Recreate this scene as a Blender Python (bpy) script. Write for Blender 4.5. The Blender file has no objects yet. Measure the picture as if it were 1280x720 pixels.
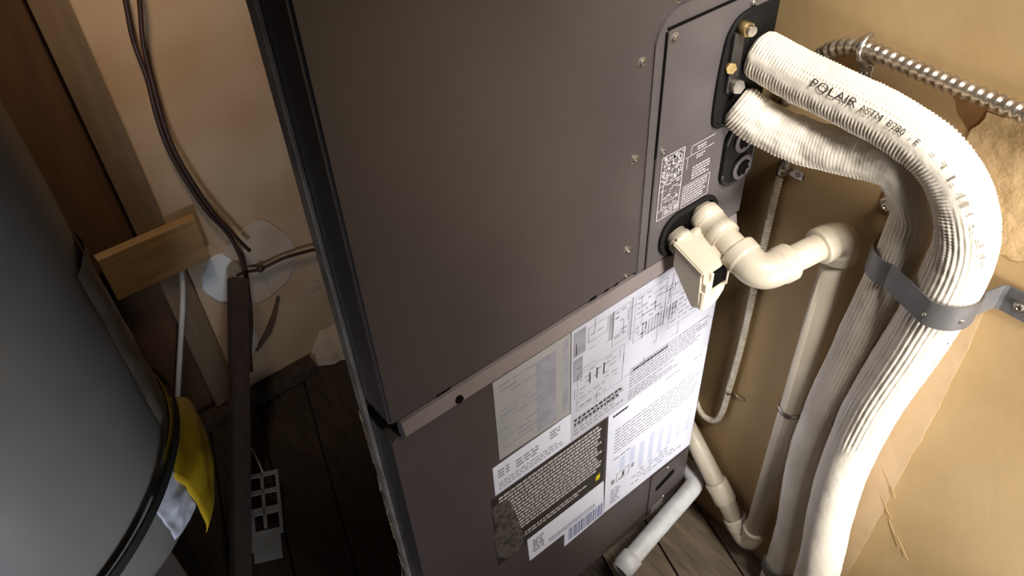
import bpy, bmesh, math, random
from mathutils import Vector, Matrix, noise
random.seed(7)
scene = bpy.context.scene
COL = scene.collection
PI = math.pi

# ------------------------------------------------------------------ camera
cam_d = bpy.data.cameras.new('camera'); cam = bpy.data.objects.new('camera', cam_d); COL.objects.link(cam)
cam_d.sensor_width = 36.0; cam_d.lens = 990.016 / 1280 * 36.0; cam_d.clip_start = 0.02
right = Vector((0.777064, -0.627976, -0.042635))
down = Vector((-0.452271, -0.509967, -0.731700))
fwd = Vector((0.437748, 0.587860, -0.680292))
M = Matrix((right, -down, -fwd)).transposed().to_4x4()
M.translation = Vector((-0.181653, -0.453, 1.26))
cam.matrix_world = M
scene.camera = cam

# ------------------------------------------------------------------ view, world, lights
vs = scene.view_settings
vs.view_transform = 'Standard'; vs.look = 'None'; vs.exposure = 0.0; vs.gamma = 1.0; vs.use_curve_mapping = False
w = bpy.data.worlds.new('world'); scene.world = w; w.use_nodes = True
bg = w.node_tree.nodes['Background']; bg.inputs[0].default_value = (0.80, 0.88, 1.0, 1); bg.inputs[1].default_value = 0.08

def area(name, loc, aim, sx, sy, power, col, spread=180):
    d = bpy.data.lights.new(name, 'AREA'); d.shape = 'RECTANGLE'; d.size = sx; d.size_y = sy; d.energy = power; d.color = col; d.spread = math.radians(spread)
    o = bpy.data.objects.new(name, d); COL.objects.link(o); o.location = loc
    o.rotation_euler = (Vector(aim) - Vector(loc)).to_track_quat('-Z', 'Y').to_euler()
    return o
def spot(name, loc, aim, power, col, r, ang, blend):
    d = bpy.data.lights.new(name, 'SPOT'); d.energy = power; d.color = col; d.shadow_soft_size = r; d.spot_size = math.radians(ang); d.spot_blend = blend
    o = bpy.data.objects.new(name, d); COL.objects.link(o); o.location = loc
    o.rotation_euler = (Vector(aim) - Vector(loc)).to_track_quat('-Z', 'Y').to_euler()
    return o
def point(name, loc, power, col, r):
    d = bpy.data.lights.new(name, 'POINT'); d.energy = power; d.color = col; d.shadow_soft_size = r
    o = bpy.data.objects.new(name, d); COL.objects.link(o); o.location = loc
    return o
area('doorway_daylight', (0.36, -1.25, 0.46), (0.83, 0.0, 0.50), 0.30, 0.60, 5.6, (1.0, 0.965, 0.93), 56)
area('room_daylight', (-0.72, -0.85, -0.02), (-0.40, 0.35, 0.36), 0.4, 0.35, 3.2, (0.76, 0.85, 1.0), 66)
area('overhead_fill', (0.26, -0.75, 1.70), (0.60, -0.08, 0.74), 0.30, 0.30, 3.3, (1.0, 0.95, 0.89), 60)  # unseen fill light added to brighten the upper wall, pipes and panel
spot('closet_bulb', (0.00, 0.42, 1.22), (0.12, 0.79, 0.66), 10.0, (1.0, 0.80, 0.60), 0.05, 76, 1.0)

# ------------------------------------------------------------------ materials
def lin(h):
    h = h.lstrip('#'); c = [int(h[i:i + 2], 16) / 255 for i in (0, 2, 4)]
    return tuple((x / 12.92 if x <= .04045 else ((x + .055) / 1.055) ** 2.4) for x in c) + (1,)
def mat(name, c, c2=None, rough=.6, metal=0., scale=20., detail=4., bump=0., bscale=None, lo=.35, hi=.65, spec=.5, stretch=None):
    m = bpy.data.materials.new(name); m.use_nodes = True
    nt = m.node_tree; n = nt.nodes; l = nt.links
    b = n['Principled BSDF']
    b.inputs['Roughness'].default_value = rough; b.inputs['Metallic'].default_value = metal
    b.inputs['Specular IOR Level'].default_value = spec
    b.inputs['Base Color'].default_value = lin(c)
    tc = n.new('ShaderNodeTexCoord'); mp = n.new('ShaderNodeMapping')
    l.new(tc.outputs['Object'], mp.inputs[0])
    if stretch: mp.inputs['Scale'].default_value = stretch
    if c2:
        t = n.new('ShaderNodeTexNoise'); t.inputs['Scale'].default_value = scale; t.inputs['Detail'].default_value = detail
        l.new(mp.outputs[0], t.inputs['Vector'])
        r = n.new('ShaderNodeValToRGB'); r.color_ramp.elements[0].position = lo; r.color_ramp.elements[1].position = hi
        r.color_ramp.elements[0].color = lin(c); r.color_ramp.elements[1].color = lin(c2)
        l.new(t.outputs['Fac'], r.inputs[0]); l.new(r.outputs[0], b.inputs['Base Color'])
    if bump:
        t2 = n.new('ShaderNodeTexNoise'); t2.inputs['Scale'].default_value = bscale or scale * 4; t2.inputs['Detail'].default_value = 5
        l.new(mp.outputs[0], t2.inputs['Vector'])
        bp = n.new('ShaderNodeBump'); bp.inputs['Strength'].default_value = bump; bp.inputs['Distance'].default_value = .004
        l.new(t2.outputs['Fac'], bp.inputs['Height']); l.new(bp.outputs[0], b.inputs['Normal'])
    return m
MT = dict(
    panel=mat('painted_steel_panel', '4a4242', '524a49', rough=.4, scale=6, bump=.04, bscale=700),
    plate=mat('service_plate_paint', '565050', '5d5757', rough=.45, scale=10, bump=.03, bscale=700),
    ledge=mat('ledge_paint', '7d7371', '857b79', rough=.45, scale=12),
    dark=mat('dark_casing', '26221f', '302b27', rough=.5, scale=8),
    black=mat('black_rubber', '0b0908', '14110f', rough=.7, spec=.25, scale=30),
    flange=mat('flange_steel', 'a89c8e', '85796d', rough=.45, metal=.1, scale=30),
    groove=mat('groove_shadow_gap', '0c0a09', rough=.9, spec=.1),
    zinc=mat('zinc_steel', 'c9c3b8', '9a938a', rough=.28, metal=.9, scale=90),
    conduit=mat('galvanised_conduit', 'b9ac9a', '968a7a', rough=.3, metal=.85, scale=60),
    strap=mat('grey_strap_steel', '5d5c5c', '6e6c6a', rough=.45, metal=.35, scale=25, bump=.05, bscale=200),
    brass=mat('brass', 'a58f62', '7a683e', rough=.45, metal=.7, scale=60),
    pvc=mat('beige_pvc', 'c6baa5', 'cfc4b0', rough=.38, scale=14, bump=.02, bscale=300),
    pvcring=mat('pvc_bright_rim', 'e6dcc6', rough=.4),
    daylitpvc=mat('daylit_pvc', 'dcdedf', 'c4c4c2', rough=.4, scale=30, bump=.05, bscale=120),
    foam=mat('white_insulation', 'd4cab9', 'e2d9c9', rough=.62, scale=18, bump=.12, bscale=260),
    ink=mat('black_ink', '2a2622', rough=.8),
    greyink=mat('grey_ink', '8b8a93', '9c9ba4', rough=.8, scale=60),
    paper=mat('label_paper', 'b9b9c4', 'c6c6d2', rough=.45, scale=12),
    paperwhite=mat('white_label_paper', 'dfe2f2', 'e8eaf6', rough=.42, scale=12),
    papergrey=mat('grey_label_paper', '9d9c9b', 'a7a5a3', rough=.5, scale=14),
    blacklabel=mat('black_label', '2c2825', '34302d', rough=.5, scale=20),
    whiteink=mat('white_ink', 'b9b4b4', 'd0cccb', rough=.6, scale=300),
    film=mat('torn_film', '3b3733', '655f58', rough=.4, scale=120),
    yellow=mat('yellow_sign_ink', 'd8c91e', rough=.5),
    tan=None,
    wood=mat('pine_wood', '86673f', '9c7c52', rough=.7, scale=9, stretch=(1, 6, 14), bump=.1, bscale=40),
    stud=mat('dull_stud_wood', '645039', '6f5a42', rough=.8, scale=8, stretch=(10, 6, 1), bump=.1, bscale=40),
    framing=mat('dark_board_wall', '4a3018', '56391e', rough=.85, scale=6, stretch=(8, 6, 1)),
    plankA=mat('floor_plank_shaded_brown', '2b221b', '3f3229', rough=.75, scale=9, stretch=(10, 1.2, 6), bump=.25, bscale=50),
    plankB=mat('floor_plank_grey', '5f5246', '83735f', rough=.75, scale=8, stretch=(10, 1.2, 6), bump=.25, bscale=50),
    subfloor=mat('subfloor', '1a1410', '241c16', rough=.9, scale=10),
    drywall=mat('old_plaster', 'a48563', 'b39a7e', rough=.8, scale=5, detail=2, bump=.06, bscale=25),
    plaster=mat('daylit_white_plaster', 'd8d6d4', 'c8c2ba', rough=.85, scale=12, bump=.25, bscale=60),
    plasterpink=mat('pinkish_plaster', 'b8a692', 'a5907b', rough=.85, scale=10, bump=.25, bscale=50),
    tank=mat('grey_tank_enamel', '7c7973', '87837c', rough=.36, scale=5, bump=.03, bscale=18),
    jacket=mat('tank_jacket_edge', '7d7060', '8d8070', rough=.5, scale=20, bump=.2, bscale=60),
    bandblack=mat('black_band', '1d1b1a', '272423', rough=.55, scale=30),
    yellowwrap=mat('yellow_film', 'b9961c', 'd6b42c', rough=.35, scale=16, bump=.3, bscale=40),
    whitewrap=mat('white_film', 'c9ccd6', 'e0e2ea', rough=.3, scale=30, bump=.4, bscale=50),
    wire=mat('brown_wire', '2a180f', '381f13', rough=.5, scale=60),
    stick=mat('dark_stick_wood', '33261f', '3f2f26', rough=.75, scale=9, stretch=(8, 8, 1)),
    whitetube=mat('white_tubing', 'b8afa2', 'c8c0b4', rough=.5, scale=20),
    whiteplastic=mat('white_plastic', '86837d', '77736c', rough=.5, scale=20),
    paperpatch=mat('torn_drywall_paper', 'b3966a', 'c4a87c', rough=.9, scale=26, bump=.6, bscale=60),
    stain=mat('brown_stain', '6f4d27', '8a6438', rough=.9, scale=30),
    paleband=mat('pale_band', 'b49a76', 'bea482', rough=.85, scale=14, bump=.2, bscale=40),
    scuff=mat('scuffed_paint', 'a2865a', 'ac9064', rough=.9, scale=40, bump=.4, bscale=90),
    armor=mat('thin_conduit_metal', 'eee6d4', 'd2c7b0', rough=.3, metal=.1, scale=90),
    foil=mat('worn_foil', 'a98560', 'd8c4a6', rough=.35, metal=.2, scale=80, bump=.5, bscale=120),
)
MT['tan'] = mat('tan_painted_drywall', 'a88b5f', 'b1966b', rough=.8, scale=7, detail=3, bump=.10, bscale=45)

# ------------------------------------------------------------------ helpers
def link(name, me, m, parent=None):
    o = bpy.data.objects.new(name, me); COL.objects.link(o)
    if m is not None and not me.materials: me.materials.append(MT[m] if isinstance(m, str) else m)
    if parent is not None: o.parent = parent
    return o
def from_bm(name, bm, m, parent=None, smooth=False):
    me = bpy.data.meshes.new(name); bmesh.ops.recalc_face_normals(bm, faces=bm.faces); bm.to_mesh(me); bm.free()
    if smooth:
        for p in me.polygons: p.use_smooth = True
    return link(name, me, m, parent)
def mesh(name, v, f, m, parent=None, smooth=False):
    me = bpy.data.meshes.new(name); me.from_pydata([tuple(x) for x in v], [], f); me.update()
    if smooth:
        for p in me.polygons: p.use_smooth = True
    return link(name, me, m, parent)
def tag(o, label, cat, group=None):
    o['label'] = label; o['category'] = cat
    if group: o['group'] = group
    return o
def thing(name, loc, label, cat, group=None):
    o = bpy.data.objects.new(name, None); COL.objects.link(o); o.location = loc; o.empty_display_size = .02
    OFF[o.name] = Vector(loc)
    return tag(o, label, cat, group)
OFF = {}
def adopt(o, parent):
    """parent keeping world coordinates: geometry is written in world space"""
    o.parent = parent
    o.matrix_parent_inverse = Matrix.Translation(-OFF[parent.name]) if parent.name in OFF else Matrix()
    return o
def struct(o): o['kind'] = 'structure'; return o
def box_bm(x0, x1, y0, y1, z0, z1, bev=0., seg=2, bm=None):
    own = bm is None
    bm = bm or bmesh.new()
    vs_ = [bm.verts.new((x, y, z)) for x in (x0, x1) for y in (y0, y1) for z in (z0, z1)]
    q = [(0, 1, 3, 2), (4, 6, 7, 5), (0, 4, 5, 1), (2, 3, 7, 6), (0, 2, 6, 4), (1, 5, 7, 3)]
    fs = [bm.faces.new([vs_[i] for i in a]) for a in q]
    if bev and own: bmesh.ops.bevel(bm, geom=bm.edges[:], offset=bev, segments=seg, affect='EDGES', profile=.5)
    return bm
def box(name, x0, x1, y0, y1, z0, z1, m, parent=None, bev=0.):
    o = from_bm(name, box_bm(x0, x1, y0, y1, z0, z1, bev), m)
    if parent: adopt(o, parent)
    return o
def prism_xz(name, pts, y0, y1, m, parent=None, bev=0.):
    """polygon in the XZ plane given a depth from y0 (front) to y1"""
    bm = bmesh.new()
    a = [bm.verts.new((x, y0, z)) for x, z in pts]; b = [bm.verts.new((x, y1, z)) for x, z in pts]
    n = len(pts)
    ff = bm.faces.new(a); bm.faces.new(b[::-1])
    for i in range(n): bm.faces.new((a[i], b[i], b[(i + 1) % n], a[(i + 1) % n]))
    if bev:
        e = list(ff.edges); bmesh.ops.bevel(bm, geom=e, offset=bev, segments=2, affect='EDGES')
    o = from_bm(name, bm, m)
    if parent: adopt(o, parent)
    return o
def rrect(x0, x1, z0, z1, r, seg=6, corners=(1, 1, 1, 1)):
    """rounded rectangle, corners: bl, br, tr, tl"""
    out = []
    for i, (cx, cz, a0) in enumerate(((x0, z0, PI), (x1, z0, 1.5 * PI), (x1, z1, 0), (x0, z1, .5 * PI))):
        rr = r * corners[i]
        if rr == 0: out.append((cx, cz)); continue
        px = cx + rr if i in (0, 3) else cx - rr; pz = cz + rr if i in (0, 1) else cz - rr
        for k in range(seg + 1):
            a = a0 + k / seg * PI / 2; out.append((px + rr * math.cos(a), pz + rr * math.sin(a)))
    return out
def catmull(pts, step):
    P = [Vector(p) for p in pts]; P = [P[0] * 2 - P[1]] + P + [P[-1] * 2 - P[-2]]
    dense = []
    for i in range(1, len(P) - 2):
        a, b, c, d = P[i - 1:i + 3]
        for k in range(40):
            t = k / 40
            dense.append(.5 * ((2 * b) + (c - a) * t + (2 * a - 5 * b + 4 * c - d) * t * t + (3 * b - a - 3 * c + d) * t ** 3))
    dense.append(P[-2])
    return resample(dense, step)
def resample(dense, step):
    L = [0.]
    for i in range(1, len(dense)): L.append(L[-1] + (dense[i] - dense[i - 1]).length)
    out, S = [], []; s = 0.; i = 0
    while s < L[-1]:
        while i < len(L) - 2 and L[i + 1] < s: i += 1
        t = (s - L[i]) / max(1e-9, L[i + 1] - L[i]); out.append(dense[i].lerp(dense[i + 1], t)); S.append(s)
        s += step(s) if callable(step) else step
    out.append(dense[-1]); S.append(L[-1])
    return out, S
def frames(P, ref):
    """parallel transport frames, N starts near ref"""
    T = [(P[min(i + 1, len(P) - 1)] - P[max(i - 1, 0)]).normalized() for i in range(len(P))]
    n = Vector(ref); n = (n - T[0] * n.dot(T[0])).normalized(); N = [n]
    for i in range(1, len(P)):
        q = T[i - 1].rotation_difference(T[i]); n = q @ N[-1]; n = (n - T[i] * n.dot(T[i])).normalized(); N.append(n)
    return T, N, [T[i].cross(N[i]) for i in range(len(P))]
def sweep(name, pts, rad, m, parent=None, seg=24, step=.004, ref=(0, 0, 1), caps=True, spline=True, smooth=True):
    if spline: P, S = catmull(pts, step)
    else: P, S = resample([Vector(p) for p in pts], step)
    T, N, B = frames(P, ref)
    v, f = [], []
    for i, p in enumerate(P):
        for k in range(seg):
            a = 2 * PI * k / seg; r = rad(S[i], a) if callable(rad) else rad
            v.append(p + (N[i] * math.cos(a) + B[i] * math.sin(a)) * r)
    for i in range(len(P) - 1):
        for k in range(seg):
            k2 = (k + 1) % seg; f.append((i * seg + k, i * seg + k2, (i + 1) * seg + k2, (i + 1) * seg + k))
    if caps: f.append(tuple(range(seg))[::-1]); f.append(tuple((len(P) - 1) * seg + k for k in range(seg)))
    o = mesh(name, v, f, m, None, smooth)
    if parent: adopt(o, parent)
    return o
def rod(name, a, b, r, m, parent=None, seg=24, rings=None):
    """lathe along a->b; rings = list of (t metres from a, radius)"""
    a, b = Vector(a), Vector(b); d = (b - a); L = d.length; d.normalize()
    u = d.orthogonal().normalized(); w_ = d.cross(u)
    rings = rings or [(0, r), (L, r)]
    v, f = [], []
    for t, rr in rings:
        for k in range(seg):
            an = 2 * PI * k / seg; v.append(a + d * t + (u * math.cos(an) + w_ * math.sin(an)) * rr)
    for i in range(len(rings) - 1):
        for k in range(seg):
            k2 = (k + 1) % seg; f.append((i * seg + k, i * seg + k2, (i + 1) * seg + k2, (i + 1) * seg + k))
    f.append(tuple(range(seg))[::-1]); f.append(tuple((len(rings) - 1) * seg + k for k in range(seg)))
    bm = bmesh.new(); vv = [bm.verts.new(x) for x in v]
    for q in f: bm.faces.new([vv[i] for i in q])
    for fc in bm.faces: fc.smooth = len(fc.verts) == 4
    bmesh.ops.recalc_face_normals(bm, faces=bm.faces)
    me = bpy.data.meshes.new(name); bm.to_mesh(me); bm.free()
    o = link(name, me, m)
    if parent: adopt(o, parent)
    return o
def quads_xz(name, rects, y, m, parent=None, slant=None):
    """many flat printed marks in one mesh, on the plane Y = y"""
    v, f = [], []
    for x0, x1, z0, z1 in rects:
        i = len(v); v += [(x0, y, z0), (x1, y, z0), (x1, y, z1), (x0, y, z1)]; f.append((i, i + 1, i + 2, i + 3))
    o = mesh(name, v, f, m); o['kind'] = 'stuff'
    if parent: adopt(o, parent)
    return o
def text_rows(x0, x1, z1, z0, row, fill=.5, wmin=.004, wmax=.014, gap=.0025, ragged=.3, skip=0.):
    out = []; z = z1
    while z - row * fill > z0:
        x = x0; end = x1 - random.random() * ragged * (x1 - x0)
        while x < end:
            ww = min(random.uniform(wmin, wmax), x1 - x)
            if random.random() > skip: out.append((x, x + ww, z - row * fill, z))
            x += ww + gap
        z -= row
    return out
def frame_rects(x0, x1, z0, z1, t=.0008):
    return [(x0, x1, z0, z0 + t), (x0, x1, z1 - t, z1), (x0, x0 + t, z0, z1), (x1 - t, x1, z0, z1)]

# ------------------------------------------------------------------ setting
FZ = -.06; YB = .79; XR = .555
def clip(poly, axis, lim, keep_less):
    out = []
    for i in range(len(poly)):
        a, b = poly[i], poly[(i + 1) % len(poly)]
        ia = (a[axis] <= lim) == keep_less or a[axis] == lim; ib = (b[axis] <= lim) == keep_less or b[axis] == lim
        if ia: out.append(a)
        if ia != ib:
            t = (lim - a[axis]) / (b[axis] - a[axis]); out.append((a[0] + (b[0] - a[0]) * t, a[1] + (b[1] - a[1]) * t))
    return out
floor = struct(box('floor', -.80, XR + .02, -1.7, YB + .02, FZ - .05, FZ - .018, 'subfloor'))
ang = math.radians(17); ux, uy = math.sin(ang), math.cos(ang)
wp = .104; gp = .004
n0 = 0
for i in range(-22, 16):
    a = i * wp + .012; b = a + wp - gp
    # plank direction (ux,uy), across direction (uy,-ux)
    for j, (s0, s1) in enumerate(((-2.2, -.40), (-.396, 1.5)) if i % 2 else ((-2.2, .235), (.239, 1.5))):
        poly = [(a * uy + s * ux, -a * ux + s * uy) for s in (s0, s1)] + [(b * uy + s * ux, -b * ux + s * uy) for s in (s1, s0)]
        for ax, lim, kl in ((0, XR - .001, True), (0, -.79, False), (1, YB - .001, True), (1, -1.69, False)):
            if poly: poly = clip(poly, ax, lim, kl)
        if len(poly) < 3: continue
        bm = bmesh.new(); dz = random.uniform(-.0015, .0015)
        top = [bm.verts.new((x, y, FZ + dz)) for x, y in poly]; bot = [bm.verts.new((x, y, FZ - .018)) for x, y in poly]
        bm.faces.new(top); bm.faces.new(bot[::-1])
        for k in range(len(poly)): bm.faces.new((top[k], bot[k], bot[(k + 1) % len(poly)], top[(k + 1) % len(poly)]))
        o = from_bm('plank', bm, 'plankB' if a > .28 else 'plankA'); o.parent = floor  # left planks coloured darker to hold the shade on that side
wall_right = struct(box('wall_right', XR, XR + .02, -1.7, YB + .02, FZ - .05, 2.0, 'tan'))
wall_back = struct(box('wall_back', -.80, XR, YB + .012, YB + .03, FZ - .05, 2.0, 'framing'))
wall_left = struct(box('wall_left', -.82, -.80, -1.7, YB + .03, FZ - .05, 2.0, 'framing'))
ceiling = struct(box('ceiling', -.82, XR + .02, -1.7, YB + .03, 2.0, 2.03, 'drywall'))
# plaster sheet of the back wall, with rounded left edge
sheet = box('plaster_sheet', .003, XR - .001, YB, YB + .0118, FZ + .002, 1.99, 'drywall'); sheet.parent = wall_back
def blob_xz(name, cx, cz, rx, rz, y, th, m, seed, parent, n=28, rag=.25):
    pts = []
    for k in range(n):
        a = 2 * PI * k / n; r = 1 + rag * noise.noise((math.cos(a) * 1.5 + seed, math.sin(a) * 1.5, seed * .7))
        pts.append((cx + rx * r * math.cos(a), cz + rz * r * math.sin(a)))
    return prism_xz(name, pts, y - th, y, m, None, bev=th * .6)
for nm, cx, cz, rx, rz, m_, sd, th in (('plaster_patch', .060, .268, .040, .052, 'plaster', 1.3, .004), ('plaster_patch', .135, .270, .068, .092, 'plasterpink', 4.1, .0025),  # first patch: white plaster, made whiter to carry the daylight spot
                                 ('plaster_patch', .225, .150, .016, .012, 'plasterpink', 7.7, .002), ('plaster_patch', .055, .105, .022, .05, 'plasterpink', 9.2, .002)):
    o = blob_xz(nm, cx, cz, rx, rz, YB, th, m_, sd, wall_back); o.parent = wall_back
wall_shadow = prism_xz('painted_shadow_wedge', [(.146, .170), (.150, .164), (.128, .115), (.108, .085), (.070, .058), (.066, .064), (.100, .100), (.122, .130)], YB - .0031, YB, mat('shadow_tone', '4a3526', '5c4430', rough=.9, scale=40)); wall_shadow.parent = wall_back  # dark wedge painted as a shadow lying on the plaster
# crumbled plaster edge at the foot of the back wall
v, f = [], []
nx = 40
for i in range(nx + 1):
    x = .165 + i / nx * .19; tp_ = min(1, i / 9)
    for j, (yy, zz) in enumerate(((YB - .0005, .02), (YB - .016, .0), (YB - .030, -.03), (YB - .034, FZ + .002))):
        q = .010 * noise.noise((x * 40, j * 1.7, 3.1)); v.append((x, YB - .0005 + (yy - YB - (abs(q) if j else 0)) * (.15 + .85 * tp_), FZ + .002 + (zz - FZ + q * (j < 3)) * (.2 + .8 * tp_)))
for i in range(nx):
    for j in range(3): a = i * 4 + j; f.append((a, a + 4, a + 5, a + 1))
o = mesh('plaster_rubble', v, f, 'plasterpink'); o.parent = wall_back
sill = struct(box('trim_1', -.79, .17, YB - .034, YB - .0005, FZ + .002, FZ + .036, 'plankA', bev=.002))
# stud and lumber on the left of the plaster
stud = tag(box('wall_stud', -.048, .002, YB - .012, YB + .0115, FZ + .04, 1.95, 'stud', bev=.001), 'dull brown upright stud beside the plaster, above the lumber offcut', 'stud')
block = tag(box('lumber_offcut', -.122, .047, YB - .032, YB - .0125, .348, .440, 'wood', bev=.0015), 'short pine lumber block fixed across the stud behind the tank', 'lumber')
# right wall dressing: torn paper, stain, pale band
def blob_yz(name, pts, th, m, bev=.3):
    bm = bmesh.new()
    a = [bm.verts.new((XR - th, y, z)) for y, z in pts]; b = [bm.verts.new((XR, y, z)) for y, z in pts]; n = len(pts)
    ff = bm.faces.new(a); bm.faces.new(b[::-1])
    for i in range(n): bm.faces.new((a[i], b[i], b[(i + 1) % n], a[(i + 1) % n]))
    o = from_bm(name, bm, m); o.parent = wall_right
    return o
def ragged(pts, amp, n=5, seed=0.):
    out = []
    for i in range(len(pts)):
        a, b = Vector(pts[i]), Vector(pts[(i + 1) % len(pts)])
        for k in range(n):
            p = a.lerp(b, k / n); q = Vector((noise.noise((p.x * 60, p.y * 60, seed)), noise.noise((p.x * 60, p.y * 60, seed + 9)))) * amp
            out.append((p.x + q.x, p.y + q.y))
    return out
blob_yz('torn_paper', ragged([(-.216, .862), (-.30, .866), (-.40, .86), (-.40, .74), (-.30, .735), (-.262, .722), (-.222, .76), (-.207, .825)], .008, 6, 2.), .0012, 'paperpatch')
blob_yz('stain', ragged([(-.178, .868), (-.213, .868), (-.219, .832), (-.214, .826)], .003, 5, 5.), .0004, 'stain')
blob_yz('pale_band', ragged([(-.22, .67), (-.289, .67), (-.292, .50), (-.288, .30), (-.284, FZ + .01), (-.20, FZ + .01), (-.20, .3)], .002, 12, 8.), .0006, 'paleband')  # lighter upright strip on the wall beside the pipes
for k, (y, z, l_) in enumerate(((-.30, .262, .05), (-.318, .245, .04), (-.275, .30, .04), (-.262, .35, .05))):
    blob_yz('scuff', ragged([(y, z), (y - .003, z - .003), (y - .004 - l_ * .6, z - l_ * .8), (y - l_ * .52, z - l_ * .8)], .002, 3, k * 3.), .0007, 'scuff')

# ------------------------------------------------------------------ air handler
ah = thing('air_handler', (.25, .1, FZ), 'tall dark grey steel air handler cabinet covered in rating labels', 'air handler')
ZT = 1.42
box('casing', .125, .500, .0612, .36, .03, ZT, 'dark', ah)
box('plinth', .15, .49, .07, .34, FZ + .002, .0295, 'black', ah)
up = prism_xz('upper_panel', rrect(0, .51, .6485, ZT, .004, 3), 0, .061, 'panel', ah, bev=.003)
lo = prism_xz('lower_panel', rrect(0, .512, .018, .619, .055, 8, (.07, 1, .05, .05)), .006, .061, 'panel', ah, bev=.002)
# folded ledge between the panels
bm = bmesh.new(); prof = [(.010, .6455), (-.0005, .645), (-.0045, .6275), (.0055, .6165), (.010, .6165)]
a = [bm.verts.new((.012, y, z)) for y, z in prof]; b = [bm.verts.new((.5105, y, z)) for y, z in prof]
bm.faces.new(a); bm.faces.new(b[::-1])
for i in range(5): bm.faces.new((a[i], b[i], b[(i + 1) % 5], a[(i + 1) % 5]))
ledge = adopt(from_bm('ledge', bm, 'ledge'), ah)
box('seam_gap', .004, .508, .004, .03, .6450, .6488, 'groove', ah)
o = rod('ledge_hole', (.078, -.0050, .6315), (.078, .002, .6315), .0048, 'groove', None, 20); adopt(o, ah)
o = box('slot', .055, .072, -.0006, .004, .6500, .6530, 'groove', ah, .0006)
o = box('slot', .262, .272, -.0006, .004, .6495, .6535, 'groove', ah, .0006)
for k, xx in enumerate((.285, .300)): o = box('slot', xx, xx + .006, -.0006, .004, .6495, .6525, 'groove', ah, .0006)
# side flange
fl = box('side_flange', -.004, -.0002, .046, .0605, .03, ZT, 'flange', ah, .0006)
box('flange_shadow_gap', -.002, -.0001, .0606, .066, .03, ZT, 'groove', ah)
# worn foil tape on the flange
v, f = [], []
n = 90
for i in range(n + 1):
    z = .12 + i / n * .50; wq = .006 + .005 * noise.noise((z * 30, 1, 2)) + (.012 if z < .30 else 0) * (1 + noise.noise((z * 80, 4, 4)))
    for j in range(4):
        v.append((-.0045 - .003 * abs(noise.noise((z * 60, j * 2.2, 5))) - (.004 * j * (z < .3)), .061 - wq * j / 3, z))
for i in range(n):
    if .33 < v[i * 4][2] < .37 or .50 < v[i * 4][2] < .53: continue
    for j in range(3): q = i * 4 + j; f.append((q, q + 1, q + 5, q + 4))
adopt(mesh('foil_tape', v, f, 'foil'), ah)
# service plate
adopt(prism_xz('service_plate_rim', rrect(.3325, .5105, .6490, .9560, .03, 8, (0, 0, 0, 1)), -.0018, .0002, 'plate', None, bev=.0012), ah)
sp = prism_xz('service_plate', rrect(.346, .5110, .6500, .9385, .006, 4, (0, 0, .0, 1)), -.0034, -.0016, 'plate', ah, bev=.0007)
box('groove', .3440, .3462, -.0032, -.0010, .800, .936, 'groove', ah)
box('groove', .3446, .3458, -.0028, -.0010, .650, .800, 'groove', ah)
box('groove', .3460, .4700, -.0036, -.0010, .9375, .9398, 'groove', ah)
def screw_mesh():
    bm = bmesh.new()
    rings = ((0, .0062, 0), (.0006, .0062, 0), (.0008, .0046, 0), (.0022, .0044, 0), (.0032, .0030, 0), (.0032, .0018, 0), (.0022, .0012, 0)); seg = 14; prev = None
    for y, r, _ in rings:
        cur = [bm.verts.new((r * math.cos(2 * PI * k / seg), -y, r * math.sin(2 * PI * k / seg))) for k in range(seg)]
        if prev:
            for k in range(seg): bm.faces.new((prev[k], prev[(k + 1) % seg], cur[(k + 1) % seg], cur[k]))
        prev = cur
    bm.faces.new(prev); bmesh.ops.recalc_face_normals(bm, faces=bm.faces)
    me = bpy.data.meshes.new('screw'); bm.to_mesh(me); bm.free(); me.materials.append(MT['zinc'])
    return me
SM = screw_mesh()
def screw(p, parent, rot=None, sc=1.):
    o = bpy.data.objects.new('screw', SM); COL.objects.link(o); o.location = p; o.scale = (sc,) * 3
    if rot: o.rotation_euler = rot
    adopt(o, parent); return o
for x, z, y in ((.317, .916, 0), (.317, .812, 0), (.316, .694, 0), (.317, 1.03, 0), (.355, .928, -.0034), (.354, .806, -.0034), (.359, .964, 0), (.467, .929, -.0034), (.317, .655, 0)):
    screw((x, y, z), ah, sc=.85 if z != .655 else .5)
# line-set opening
opn = prism_xz('line_set_opening', [(.4300, .812), (.4290, .850), (.4330, .893), (.4370, .908), (.4480, .918), (.4700, .922), (.5112, .922), (.5112, .806), (.447, .800), (.436, .803)], -.0042, -.0030, 'black', ah)
rim = [(.470, .922), (.448, .918), (.437, .908), (.432, .893), (.4285, .850), (.4295, .812), (.436, .802), (.450, .799)]
adopt(sweep('opening_gasket', [(x, -.0048, z) for x, z in rim], .0028, 'black', None, 8, .004), ah)
def hexnut(a, b, r, name='flare_nut', m='brass'):
    o = rod(name, a, b, r, m, None, 6); adopt(o, ah); return o
hexnut((.452, -.002, .908), (.449, -.017, .909), .0075)
hexnut((.443, -.003, .868), (.440, -.010, .869), .006)
hexnut((.452, -.003, .846), (.448, -.017, .848), .0075, 'flare_nut', 'zinc')
for p in ((.450, -.017, .909),): adopt(rod('nut_collar', p, (p[0] - .001, p[1] - .004, p[2]), .0052, 'zinc', None, 16), ah)
box('opening_bracket', .440, .456, -.0085, -.0040, .840, .905, 'dark', ah, .001)
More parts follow.
